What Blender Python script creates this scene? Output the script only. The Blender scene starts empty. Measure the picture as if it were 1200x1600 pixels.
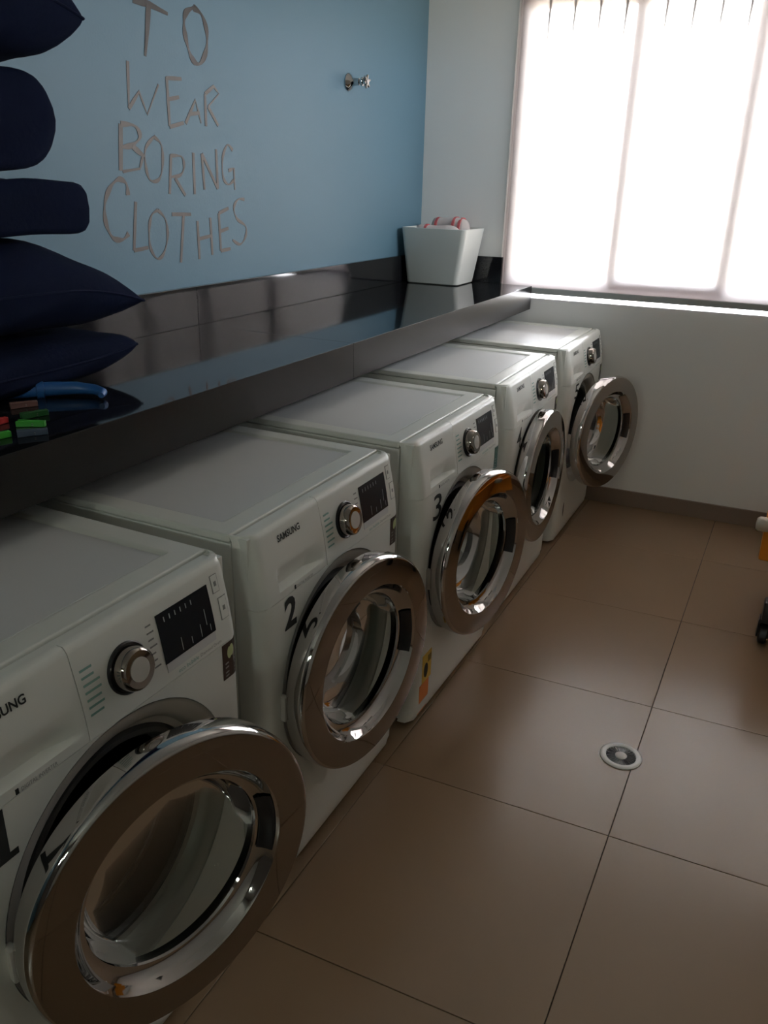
import bpy, bmesh, math, random
from math import sin, cos, pi, sqrt, radians
from mathutils import Vector, Matrix
random.seed(7)
SC = bpy.context.scene
COL = SC.collection

# ------------------------------------------------------------------ camera
FOC = 1285.6
cam_d = bpy.data.cameras.new('camera')
cam = bpy.data.objects.new('camera', cam_d); COL.objects.link(cam)
cam.location = (1.744, 0.0, 1.4616)
cam.rotation_euler = (1.1899, -0.0232, 0.4642)
cam_d.sensor_fit = 'VERTICAL'; cam_d.sensor_height = 36.0
cam_d.lens = FOC * 36.0 / 1600.0
cam_d.shift_x = -2.15 / 1600.0; cam_d.shift_y = -3.44 / 1600.0
cam_d.clip_start = 0.02
SC.camera = cam

# ------------------------------------------------------------------ daylight
SKY = 36.0
w = bpy.data.worlds.new('daylight'); SC.world = w; w.use_nodes = True
nt = w.node_tree; nt.nodes.clear()
wo = nt.nodes.new('ShaderNodeOutputWorld'); bg = nt.nodes.new('ShaderNodeBackground')
tc = nt.nodes.new('ShaderNodeTexCoord'); sp = nt.nodes.new('ShaderNodeSeparateXYZ')
cr = nt.nodes.new('ShaderNodeValToRGB')
nt.links.new(tc.outputs['Generated'], sp.inputs[0]); nt.links.new(sp.outputs['Z'], cr.inputs[0])
cr.color_ramp.elements[0].position = 0.0; cr.color_ramp.elements[0].color = (0.62, 0.56, 0.47, 1)
cr.color_ramp.elements[1].position = 0.06; cr.color_ramp.elements[1].color = (0.91, 0.94, 1.0, 1)
nt.links.new(cr.outputs[0], bg.inputs[0]); bg.inputs[1].default_value = SKY
nt.links.new(bg.outputs[0], wo.inputs[0])
SC.view_settings.view_transform = 'Standard'; SC.view_settings.look = 'None'
SC.view_settings.gamma = 1.0; SC.view_settings.use_curve_mapping = False
SC.view_settings.exposure = 0.34
SC.cycles.max_bounces = 10; SC.cycles.diffuse_bounces = 5; SC.cycles.glossy_bounces = 5
SC.cycles.transparent_max_bounces = 16; SC.cycles.transmission_bounces = 6
SC.cycles.sample_clamp_indirect = 4.0; SC.cycles.caustics_reflective = False

# ------------------------------------------------------------------ measures
XT, T, YT, YB, SK = 1.5606, 0.5966, 1.6498, 3.9443, 0.0397
RX, YR, CEIL = 2.75, -2.7, 2.65         # right wall, rear wall, ceiling
def yb(x, off=0.0): return YB + (x - XT) * SK - off    # face of the rear (window) wall
ZC, DC, TCK = 1.016, 0.5854, 0.107
WX0, WX1, WZ0, WZ1 = 0.418, 2.36, 0.958, 2.32           # window opening
la = bpy.data.lights.new('window_portal', 'AREA'); la.shape = 'RECTANGLE'
la.size = WX1 - WX0; la.size_y = WZ1 - WZ0; la.cycles.is_portal = True
lo = bpy.data.objects.new('window_portal', la); COL.objects.link(lo)
lo.location = ((WX0 + WX1) / 2, yb((WX0 + WX1) / 2) + 0.16, (WZ0 + WZ1) / 2)
lo.rotation_euler = (-pi / 2, 0, math.atan(SK))

CLW = [(2.50, 3.05), (3.15, 3.70)]; CLZ = (1.94, 2.30)       # two unseen high windows, added in the right wall to brighten the room
for a, c in CLW:
    la = bpy.data.lights.new('added_clerestory_portal', 'AREA'); la.shape = 'RECTANGLE'
    la.size = CLZ[1] - CLZ[0]; la.size_y = c - a; la.cycles.is_portal = True
    lo = bpy.data.objects.new('added_clerestory_portal', la); COL.objects.link(lo)
    lo.location = (RX + 0.12, (a + c) / 2, (CLZ[0] + CLZ[1]) / 2); lo.rotation_euler = (0, pi / 2, 0)

# ------------------------------------------------------------------ materials
def mat(name, col, rough=0.5, metal=0.0, spec=0.5, bump=0.0, bscale=200, var=0.0, vscale=3, coat=0, sheen=0, ior=None, alpha=None):
    m = bpy.data.materials.new(name); m.use_nodes = True; n = m.node_tree
    b = n.nodes['Principled BSDF']; tcn = n.nodes.new('ShaderNodeTexCoord')
    b.inputs['Base Color'].default_value = (*col, 1); b.inputs['Roughness'].default_value = rough
    b.inputs['Metallic'].default_value = metal; b.inputs['Specular IOR Level'].default_value = spec
    b.inputs['Coat Weight'].default_value = coat; b.inputs['Coat Roughness'].default_value = 0.05
    b.inputs['Sheen Weight'].default_value = sheen
    if ior: b.inputs['IOR'].default_value = ior
    nz = n.nodes.new('ShaderNodeTexNoise'); nz.inputs['Scale'].default_value = vscale; nz.inputs['Detail'].default_value = 5
    n.links.new(tcn.outputs['Object'], nz.inputs['Vector'])
    mx = n.nodes.new('ShaderNodeMix'); mx.data_type = 'RGBA'
    mx.inputs[6].default_value = (*[c * (1 - var) for c in col], 1); mx.inputs[7].default_value = (*[min(1, c * (1 + var)) for c in col], 1)
    n.links.new(nz.outputs['Fac'], mx.inputs[0]); n.links.new(mx.outputs[2], b.inputs['Base Color'])
    if bump:
        nb = n.nodes.new('ShaderNodeTexNoise'); nb.inputs['Scale'].default_value = bscale; nb.inputs['Detail'].default_value = 3
        bp = n.nodes.new('ShaderNodeBump'); bp.inputs['Strength'].default_value = bump; bp.inputs['Distance'].default_value = 0.002
        n.links.new(tcn.outputs['Object'], nb.inputs['Vector']); n.links.new(nb.outputs['Fac'], bp.inputs['Height'])
        n.links.new(bp.outputs[0], b.inputs['Normal'])
    return m
M = {}
M['blue'] = mat('blue_wall_paint', (0.108, 0.205, 0.275), 0.5, bump=0.15, bscale=120, var=0.02)
M['white_wall'] = mat('off_white_wall_paint', (0.86, 0.85, 0.84), 0.55, bump=0.15, bscale=120, var=0.02)
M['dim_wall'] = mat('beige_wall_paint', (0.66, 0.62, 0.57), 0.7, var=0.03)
M['rear_wall'] = mat('dark_brown_wall_paint', (0.14, 0.115, 0.095), 0.7, var=0.05)
M['ceiling'] = mat('ceiling_paint', (0.78, 0.77, 0.75), 0.8, var=0.02)
M['tile'] = mat('porcelain_tile', (0.235, 0.155, 0.092), 0.25, bump=0.05, bscale=40, var=0.06, vscale=2.5)
M['grout'] = mat('dark_grout', (0.05, 0.035, 0.025), 0.9)
M['base'] = mat('brown_baseboard_tile', (0.22, 0.16, 0.12), 0.4, var=0.05)
M['granite'] = mat('black_polished_granite', (0.012, 0.012, 0.014), 0.06, spec=0.42, var=0.5, vscale=300)
M['granite_edge'] = mat('honed_granite_edge', (0.014, 0.012, 0.012), 0.28, spec=0.3, var=0.3, vscale=300)
M['white'] = mat('white_enamel', (0.77, 0.775, 0.73), 0.28, var=0.01)
M['lid'] = mat('lid_inset_plastic', (0.66, 0.66, 0.66), 0.42, var=0.01)
M['seam'] = mat('seam_dark', (0.05, 0.05, 0.045), 0.8)
M['chrome'] = mat('chrome', (0.56, 0.54, 0.53), 0.05, metal=1.0)
M['smoke_chrome'] = mat('smoked_chrome', (0.35, 0.31, 0.28), 0.045, metal=1.0)
M['grey_plastic'] = mat('grey_plastic', (0.50, 0.47, 0.43), 0.35)
M['rubber'] = mat('grey_rubber', (0.05, 0.05, 0.05), 0.5)
M['steel'] = mat('drum_steel', (0.05, 0.05, 0.05), 0.35, metal=0.8)
M['black'] = mat('black_plastic', (0.010, 0.010, 0.012), 0.3)
M['display'] = mat('display_glass', (0.004, 0.005, 0.009), 0.3, spec=0.25)
M['print'] = mat('dark_print', (0.010, 0.010, 0.010), 0.6)
M['print_grey'] = mat('grey_print', (0.27, 0.27, 0.26), 0.6)
M['print_teal'] = mat('teal_print', (0.25, 0.42, 0.38), 0.6)
M['print_light'] = mat('light_print', (0.45, 0.48, 0.5), 0.5)
M['leaf'] = mat('leaf_print', (0.55, 0.62, 0.32), 0.5)
M['sticker'] = mat('dark_brown_sticker', (0.035, 0.016, 0.012), 0.3)
M['sticker_teal'] = mat('teal_sticker', (0.03, 0.13, 0.11), 0.3)
M['orange'] = mat('orange_label', (0.75, 0.22, 0.04), 0.5)
M['yellow_l'] = mat('yellow_label', (0.75, 0.50, 0.08), 0.5)
M['letters'] = mat('vinyl_sheen_tone', (0.115, 0.098, 0.092), 0.4)  # one vinyl throughout; reflected window light is put into this paler colour
M['letters_dark'] = mat('vinyl_no_sheen', (0.035, 0.03, 0.03), 0.35)  # the same vinyl, coloured as where it mirrors something dark
M['navy'] = mat('navy_fabric', (0.006, 0.010, 0.030), 0.9, spec=0.08, bump=0.4, bscale=90, var=0.25, vscale=8, sheen=0.0)
M['navy2'] = mat('navy_fabric_piping', (0.008, 0.012, 0.036), 0.8, spec=0.08)
M['basket'] = mat('white_basket_plastic', (0.72, 0.73, 0.70), 0.3)
M['towel'] = mat('white_terry_cloth', (0.62, 0.55, 0.54), 0.95, bump=0.5, bscale=200)
M['towel_red'] = mat('red_terry_stripe', (0.55, 0.12, 0.13), 0.95, bump=0.5, bscale=200)
M['white_frame'] = mat('window_frame_paint', (0.86, 0.80, 0.80), 0.4)
M['rail'] = mat('blind_rail_metal', (0.34, 0.36, 0.35), 0.35)
M['peg_green'] = mat('green_plastic', (0.06, 0.42, 0.05), 0.35)
M['peg_red'] = mat('red_plastic', (0.5, 0.03, 0.03), 0.35)
M['peg_pink'] = mat('pink_plastic', (0.22, 0.11, 0.10), 0.4)
M['peg_slate'] = mat('slate_plastic', (0.08, 0.11, 0.17), 0.4)
M['peg_dgreen'] = mat('dark_green_plastic', (0.02, 0.12, 0.03), 0.4)
M['peg_blue'] = mat('blue_plastic', (0.03, 0.13, 0.38), 0.35)
M['spring'] = mat('spring_wire', (0.4, 0.4, 0.4), 0.3, metal=1)
M['bucket'] = mat('yellow_orange_plastic', (0.80, 0.30, 0.03), 0.35)
M['caster'] = mat('black_caster', (0.02, 0.016, 0.018), 0.4)
M['offwhite_p'] = mat('off_white_plastic', (0.55, 0.5, 0.42), 0.4)
M['drain_white'] = mat('drain_white', (0.85, 0.83, 0.82), 0.25)
M['drain_cap'] = mat('brushed_drain_cap', (0.6, 0.57, 0.55), 0.35, metal=0.3, bump=0.4, bscale=500)
M['stain'] = mat('tile_spot', (0.10, 0.085, 0.07), 0.5)
def mix_mat(name, builder):
    m = bpy.data.materials.new(name); m.use_nodes = True; n = m.node_tree; n.nodes.clear()
    o = n.nodes.new('ShaderNodeOutputMaterial'); n.links.new(builder(n), o.inputs[0]); return m
def _fabric(n):
    t = n.nodes.new('ShaderNodeBsdfTranslucent'); t.inputs[0].default_value = (0.88, 0.83, 0.84, 1)
    d = n.nodes.new('ShaderNodeBsdfDiffuse'); d.inputs[0].default_value = (0.50, 0.44, 0.43, 1)
    a = n.nodes.new('ShaderNodeMixShader'); a.inputs[0].default_value = 0.30
    n.links.new(t.outputs[0], a.inputs[1]); n.links.new(d.outputs[0], a.inputs[2])
    tr = n.nodes.new('ShaderNodeBsdfTransparent'); b = n.nodes.new('ShaderNodeMixShader'); b.inputs[0].default_value = 0.24
    n.links.new(a.outputs[0], b.inputs[1]); n.links.new(tr.outputs[0], b.inputs[2]); return b.outputs[0]
M['fabric'] = mix_mat('blind_screen_fabric', _fabric)
def _glass(col, f0):
    def g(n):
        tr = n.nodes.new('ShaderNodeBsdfTransparent'); tr.inputs[0].default_value = (*col, 1)
        gl = n.nodes.new('ShaderNodeBsdfGlossy'); gl.inputs['Roughness'].default_value = 0.02
        fr = n.nodes.new('ShaderNodeLayerWeight'); fr.inputs[0].default_value = f0
        b = n.nodes.new('ShaderNodeMixShader'); n.links.new(fr.outputs['Fresnel'], b.inputs[0])
        n.links.new(tr.outputs[0], b.inputs[1]); n.links.new(gl.outputs[0], b.inputs[2]); return b.outputs[0]
    return g
M['pane'] = mix_mat('window_glass', _glass((0.95, 0.97, 0.96), 0.4))
M['bowl'] = mix_mat('door_glass', _glass((0.58, 0.61, 0.57), 0.22))
def _lit(n):
    e = n.nodes.new('ShaderNodeEmission'); e.inputs[0].default_value = (0.90, 1.0, 0.88, 1); e.inputs[1].default_value = 60.0
    return e.outputs[0]
M['lit'] = mix_mat('added_glow_pane', _lit)  # glow of the added panes behind the camera, no source in view

# ------------------------------------------------------------------ helpers
def link(name, me, m=None, parent=None, loc=None, rot=None):
    o = bpy.data.objects.new(name, me); COL.objects.link(o)
    if m is not None and me is not None:
        me.materials.append(m)
    if parent: o.parent = parent
    if loc: o.location = loc
    if rot: o.rotation_euler = rot
    return o
def obj(name, bm, m, parent=None, smooth=False, loc=None, rot=None, bevel=0, seg=2, angle=None):
    me = bpy.data.meshes.new(name)
    bmesh.ops.recalc_face_normals(bm, faces=bm.faces)
    if bevel:
        es = [e for e in bm.edges if len(e.link_faces) == 2 and e.calc_face_angle(0) > 0.6]
        bmesh.ops.bevel(bm, geom=es, offset=bevel, segments=seg, profile=0.5, affect='EDGES', clamp_overlap=True)
    bm.to_mesh(me); bm.free()
    if smooth or bevel:
        for p in me.polygons: p.use_smooth = True
        me.set_sharp_from_angle(angle=angle or radians(40))
    o = link(name, me, m, parent, loc, rot)
    if bevel:
        wn_ = o.modifiers.new('weighted', 'WEIGHTED_NORMAL'); wn_.keep_sharp = True; wn_.weight = 100
    return o
def B(): return bmesh.new()
def box(bm, x0, x1, y0, y1, z0, z1, f=None):
    vs = [bm.verts.new(f(Vector((x, y, z))) if f else (x, y, z)) for x in (x0, x1) for y in (y0, y1) for z in (z0, z1)]
    for q in ((0, 1, 3, 2), (4, 6, 7, 5), (0, 4, 5, 1), (2, 3, 7, 6), (0, 2, 6, 4), (1, 5, 7, 3)):
        bm.faces.new([vs[i] for i in q])
    return vs
def lathe(bm, prof, n=64, axis='X', c=(0, 0, 0), a0=0, a1=2 * pi, closed=True):
    """prof: (radius, height along axis)"""
    rings = []
    cnt = n if closed else n + 1
    for r, h in prof:
        ring = []
        if r < 1e-6:
            p = {'X': (h, 0, 0), 'Y': (0, h, 0), 'Z': (0, 0, h)}[axis]
            ring = [bm.verts.new((p[0] + c[0], p[1] + c[1], p[2] + c[2]))] * cnt
        else:
            for k in range(cnt):
                a = a0 + (a1 - a0) * k / n; u, v = r * cos(a), r * sin(a)
                p = {'X': (h, u, v), 'Y': (u, h, v), 'Z': (u, v, h)}[axis]
                ring.append(bm.verts.new((p[0] + c[0], p[1] + c[1], p[2] + c[2])))
        rings.append(ring)
    for A, Bq in zip(rings, rings[1:]):
        for k in range(n):
            k2 = (k + 1) % cnt
            q = []
            for v in (A[k], A[k2], Bq[k2], Bq[k]):
                if v not in q: q.append(v)
            if len(q) >= 3:
                try: bm.faces.new(q)
                except ValueError: pass
def tube(bm, pts, r, n=8, caps=True):
    pts = [Vector(p) for p in pts]; rings = []
    rr = r if isinstance(r, (list, tuple)) else [r] * len(pts)
    up = None
    for i, p in enumerate(pts):
        d = (pts[min(i + 1, len(pts) - 1)] - pts[max(i - 1, 0)]).normalized()
        if up is None or abs(up.dot(d)) > 0.95: up = Vector((0, 0, 1)) if abs(d.z) < 0.9 else Vector((1, 0, 0))
        s = d.cross(up).normalized(); up = s.cross(d).normalized()
        rings.append([bm.verts.new(p + (s * cos(2 * pi * k / n) + up * sin(2 * pi * k / n)) * rr[i]) for k in range(n)])
    for A, Bq in zip(rings, rings[1:]):
        for k in range(n): bm.faces.new((A[k], A[(k + 1) % n], Bq[(k + 1) % n], Bq[k]))
    if caps: bm.faces.new(rings[0][::-1]); bm.faces.new(rings[-1])
def tag(o, label=None, cat=None, group=None, kind=None):
    if label: o['label'] = label
    if cat: o['category'] = cat
    if group: o['group'] = group
    if kind: o['kind'] = kind
    return o
def empty(name, loc=(0, 0, 0), rz=0):
    o = bpy.data.objects.new(name, None); COL.objects.link(o); o.location = loc; o.rotation_euler = (0, 0, rz)
    o.empty_display_size = 0.1; return o
def sk(v):   # shear used for everything that runs parallel to the window wall
    return Vector((v.x, v.y + (v.x - XT) * SK, v.z))
_tc = {}
def text_tris(s, bold=0.0):
    if (s, bold) in _tc: return _tc[(s, bold)]
    c = bpy.data.curves.new('t', 'FONT'); c.body = s; c.offset = bold; c.resolution_u = 3
    o = bpy.data.objects.new('t', c); COL.objects.link(o)
    dg = bpy.context.evaluated_depsgraph_get(); me = bpy.data.meshes.new_from_object(o.evaluated_get(dg))
    vs = [tuple(v.co[:2]) for v in me.vertices]; fs = [tuple(p.vertices) for p in me.polygons]
    bpy.data.objects.remove(o); bpy.data.curves.remove(c); bpy.data.meshes.remove(me)
    x0 = min(v[0] for v in vs); x1 = max(v[0] for v in vs); y0 = min(v[1] for v in vs); y1 = max(v[1] for v in vs)
    vs = [((x - x0) / (x1 - x0), (y - y0) / (y1 - y0)) for x, y in vs]
    _tc[(s, bold)] = (vs, fs); return vs, fs

# ------------------------------------------------------------------ room shell
fl = B(); box(fl, -0.2, RX + 0.2, YR - 0.2, YB + 0.3, -0.06, -0.004)
floor = tag(obj('floor', fl, M['grout']), kind='structure')
tb = B(); g = 0.0010
vs = box(tb, g, T - g, g, T - g, -0.004, 0.0, f=lambda v: Vector((v.x, v.y + v.x * SK, v.z)))
tile0 = obj('tile', tb, M['tile'], floor, bevel=0.0007, seg=1)
first = True
for i in range(-3, 3):
    for j in range(-8, 5):
        x, y = XT + i * T, YT + j * T + i * T * SK
        if x > RX + 0.1 or x < -0.7 or y > YB + 0.1 or y < YR - T: continue
        if first: tile0.location = (x, y, 0); first = False; continue
        t2 = tile0.copy(); COL.objects.link(t2); t2.location = (x, y, 0)
# left wall, rear walls, right wall
b_ = B(); box(b_, -0.2, 0.0, YR - 0.2, yb(0) + 0.25, -0.06, CEIL + 0.1)
tag(obj('wall_left', b_, M['blue']), kind='structure')
b_ = B()
f = sk; Y0, Y1 = YB, YB + 0.2
def wbox(x0, x1, z0, z1): box(b_, x0, x1, Y0, Y1, z0, z1, f=sk)
wbox(0.0, WX0, -0.06, CEIL + 0.1); wbox(WX1, RX + 0.2, -0.06, CEIL + 0.1); wbox(WX0, WX1, -0.06, WZ0); wbox(WX0, WX1, WZ1, CEIL + 0.1)
tag(obj('wall_back', b_, M['white_wall']), kind='structure')
b_ = B()
box(b_, RX, RX + 0.12, YR - 0.2, YB + 0.3, -0.06, CLZ[0]); box(b_, RX, RX + 0.12, YR - 0.2, YB + 0.3, CLZ[1], CEIL + 0.1)
ce = [YR - 0.2] + [v for p in CLW for v in p] + [YB + 0.3]
for k in range(0, len(ce), 2): box(b_, RX, RX + 0.12, ce[k], ce[k + 1], CLZ[0], CLZ[1])
tag(obj('wall_right', b_, M['dim_wall']), kind='structure')
for k, (a, c) in enumerate(CLW):  # frames of the unseen windows added to let in more sky
    b_ = B()
    for q in ((a, a + .015, CLZ[0], CLZ[1]), (c - .015, c, CLZ[0], CLZ[1]), (a + .015, c - .015, CLZ[0], CLZ[0] + .015), (a + .015, c - .015, CLZ[1] - .015, CLZ[1])):
        box(b_, RX + .04, RX + .08, q[0], q[1], q[2], q[3])
    wn = tag(obj('window_%d' % (k + 6), b_, M['white_frame']), kind='structure')
    b_ = B(); box(b_, RX + .055, RX + .061, a + .015, c - .015, CLZ[0] + .015, CLZ[1] - .015); obj('pane', b_, M['pane'], wn)
b_ = B()   # wall behind the camera; its small glowing windows are added for light and reflections
RW = [(0.90, 1.01), (1.10, 1.21), (1.90, 2.01), (2.10, 2.21)]; RZ0, RZ1 = 1.90, 2.15
edges = [0.0] + [v for p in RW for v in p] + [RX]
box(b_, -0.1, RX + 0.1, YR - 0.2, YR, -0.06, RZ0); box(b_, -0.1, RX + 0.1, YR - 0.2, YR, RZ1, CEIL + 0.1)
for k in range(0, len(edges), 2): box(b_, edges[k], edges[k + 1], YR - 0.2, YR, RZ0, RZ1)
tag(obj('wall_front', b_, M['rear_wall']), kind='structure')
for k, (a, c) in enumerate(RW):
    b_ = B()
    for q in ((a, a + .012, RZ0, RZ1), (c - .012, c, RZ0, RZ1), (a + .012, c - .012, RZ0, RZ0 + .012), (a + .012, c - .012, RZ1 - .012, RZ1)):
        box(b_, q[0], q[1], YR - 0.1, YR - 0.05, q[2], q[3])
    wn = tag(obj('window_%d' % (k + 2), b_, M['white_frame']), kind='structure')
    b_ = B(); box(b_, a + .012, c - .012, YR - 0.08, YR - 0.07, RZ0 + .012, RZ1 - .012)
    obj('pane', b_, M['lit'], wn)
b_ = B(); box(b_, -0.2, RX + 0.2, YR - 0.2, YB + 0.3, CEIL, CEIL + 0.1)
tag(obj('ceiling', b_, M['ceiling']), kind='structure')
b_ = B(); box(b_, 0.0, RX, YB - 0.012, YB, 0.0, 0.078, f=sk)
tag(obj('baseboard_back', b_, M['base'], bevel=0.002), kind='structure')
b_ = B(); box(b_, RX - 0.012, RX, YR, YB, 0.0, 0.078)
tag(obj('baseboard_right', b_, M['base'], bevel=0.002), kind='structure')

# ------------------------------------------------------------------ window
D0 = YB + 0.021   # face of the frame
win = B()
zt0, zt1, zb0, zb1 = 2.165, WZ1, 0.990, 1.047  # bottom bar raised; the added slit of sky imitates a bright sill
box(win, WX0, 0.452, D0, D0 + 0.06, WZ0, WZ1, f=sk); box(win, WX1 - .035, WX1, D0, D0 + 0.06, WZ0, WZ1, f=sk)
box(win, 0.452, WX1 - .035, D0, D0 + 0.06, zt1 - .06, zt1, f=sk); box(win, 0.452, WX1 - .035, D0, D0 + 0.06, zb0, zb0 + .035, f=sk)
window = tag(obj('window_1', win, M['white_frame'], bevel=0.003), kind='structure')
sashes = [(0.452, 0.936), (0.93, 1.412), (1.406, 1.89), (1.884, 2.325)]
for k, (a, c) in enumerate(sashes):
    dy = 0.006 if k % 2 else 0.028
    st = 0.030; top = zt0; bot = zb1 + (0.0 if k % 2 == 0 else 0.022)
    b_ = B()
    box(b_, a, a + st, D0 + dy, D0 + dy + .022, zb0 + .035, zt1 - .06, f=sk); box(b_, c - st, c, D0 + dy, D0 + dy + .022, zb0 + .035, zt1 - .06, f=sk)
    box(b_, a + st, c - st, D0 + dy, D0 + dy + .022, top, zt1 - .06, f=sk); box(b_, a + st, c - st, D0 + dy, D0 + dy + .022, zb0 + .035, bot, f=sk)
    sa = obj('sash', b_, M['white_frame'], window, bevel=0.002)
    b_ = B(); box(b_, a + st, c - st, D0 + dy + .008, D0 + dy + .012, bot, top, f=sk); obj('pane', b_, M['pane'], sa)
# outside grille bars, shortened and tapered to imitate their fade into window glare
for k, (a, c) in enumerate(sashes):
    for q in range(4):
        x = a + 0.03 + (0.075, 0.18, 0.285, 0.39)[q] * (c - a - .06) / 0.42
        b_ = B(); ln = (0.20, 0.17, 0.16, 0.15)[q] if k == 0 else 0.15
        yy = YB - .010; z0 = 2.21; A_ = []
        for zz, hw in ((z0, .0062), (2.16, .0054), (2.16 - ln * .5, .0032), (2.16 - ln, .0010)):
            xx = x - (2.16 - zz) * .03
            A_.append([b_.verts.new(sk(Vector((xx + a * hw, yy + d, zz)))) for a, d in ((-1, 0), (1, 0), (1, .004), (-1, .004))])
        for P0, P1 in zip(A_, A_[1:]):
            for m_ in range(4): b_.faces.new((P0[m_], P0[(m_ + 1) % 4], P1[(m_ + 1) % 4], P1[m_]))
        b_.faces.new(A_[0]); b_.faces.new(A_[-1][::-1])
        obj('faded_grille_bar', b_, M['rail'], window)
# roller blind
blind = empty('roller_blind', (1.4, yb(1.4) - 0.03, 2.5))
def inp(o, p):
    bpy.context.view_layer.update(); o.parent = p; o.matrix_parent_inverse = p.matrix_world.inverted(); return o
b_ = B(); NX = 40
BX0, BX1, BZ = 0.441, 2.45, 1.006
ys = YB - 0.016
for k in range(NX):
    xa, xb = BX0 + (BX1 - BX0) * k / NX, BX0 + (BX1 - BX0) * (k + 1) / NX
    box(b_, xa, xb, ys, ys + .0006, BZ, 2.5, f=sk)
bmesh.ops.remove_doubles(b_, verts=b_.verts, dist=1e-5)
b_.faces.ensure_lookup_table()
inner = [fc for fc in b_.faces if abs(fc.normal.x) > 0.9 and BX0 + .001 < fc.calc_center_median().x < BX1 - .001]
bmesh.ops.delete(b_, geom=inner, context='FACES')
inp(obj('blind_fabric', b_, M['fabric']), blind)
b_ = B(); box(b_, BX0, BX1, ys - .007, ys + .007, BZ - .026, BZ + .002, f=sk)
inp(obj('bottom_rail', b_, M['rail'], bevel=0.004), blind)
b_ = B(); lathe(b_, [(0, BX0), (.022, BX0), (.022, BX1), (0, BX1)], 24, 'X', (0, 0, 2.51))
for v in b_.verts: v.co = sk(Vector((v.co.x, v.co.y + ys, v.co.z)))
inp(obj('roller_tube', b_, M['rail'], smooth=True), blind)
tag(blind, 'pale pinkish translucent roller blind pulled down over the window', 'blind')

# ------------------------------------------------------------------ countertop and splashback
ct = empty('granite_countertop', (0.3, 1.5, ZC - TCK))
CY0 = 0.2; JY = 2.13
def cslab(y0, y1, end):
    b_ = B(); xs = [0.0006, .431, .435, DC - .024, DC]     # notched where the blind hangs in front of the wall
    ey = lambda x: (yb(x) - (.0005 if x < .433 else .026)) if end else y1
    V = {}
    for k, x in enumerate(xs):
        for z in (ZC, ZC - .03, ZC - TCK):
            if z == ZC - TCK and k < 3: continue
            V[k, z, 0] = b_.verts.new((x, y0, z)); V[k, z, 1] = b_.verts.new((x, ey(x), z))
    a, c, e = ZC, ZC - .03, ZC - TCK
    for k in range(4):
        for t in (0, 1): b_.faces.new((V[k, a, t], V[k + 1, a, t], V[k + 1, c, t], V[k, c, t]))
        b_.faces.new((V[k, a, 0], V[k + 1, a, 0], V[k + 1, a, 1], V[k, a, 1]))
        if k < 3: b_.faces.new((V[k, c, 0], V[k + 1, c, 0], V[k + 1, c, 1], V[k, c, 1]))
    for t in (0, 1): b_.faces.new((V[3, c, t], V[4, c, t], V[4, e, t], V[3, e, t]))
    for p, q, k in ((a, c, 0), (a, c, 4), (c, e, 4), (c, e, 3)): b_.faces.new((V[k, p, 0], V[k, q, 0], V[k, q, 1], V[k, p, 1]))
    b_.faces.new((V[3, e, 0], V[4, e, 0], V[4, e, 1], V[3, e, 1]))
    o = obj('counter_slab', b_, M['granite'], bevel=0.0012, seg=2); o.data.materials.append(M['granite_edge'])
    for p in o.data.polygons:
        if p.normal.x > 0.5: p.material_index = 1
    return inp(o, ct)
cslab(CY0, JY - .0005, False); cslab(JY + .0005, 3.9, True)
ZS = 1.136
sb = empty('splashback', (0.0, 2.0, ZC))
for a, c in ((CY0, JY - .001), (JY + .001, 3.882)):
    b_ = B(); box(b_, 0.0006, 0.018, a, c, ZC + .0004, ZS); inp(obj('splash_slab', b_, M['granite'], bevel=0.0012), sb)
b_ = B(); box(b_, 0.0185, 0.428, YB - 0.018, YB - .0004, ZC + .0004, ZS, f=sk); inp(obj('splash_slab', b_, M['granite'], bevel=0.0012), sb)
tag(sb, 'low black granite splashback along the foot of the blue wall', 'splashback')
tag(ct, 'long black polished granite countertop above the washing machines', 'countertop')

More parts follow.
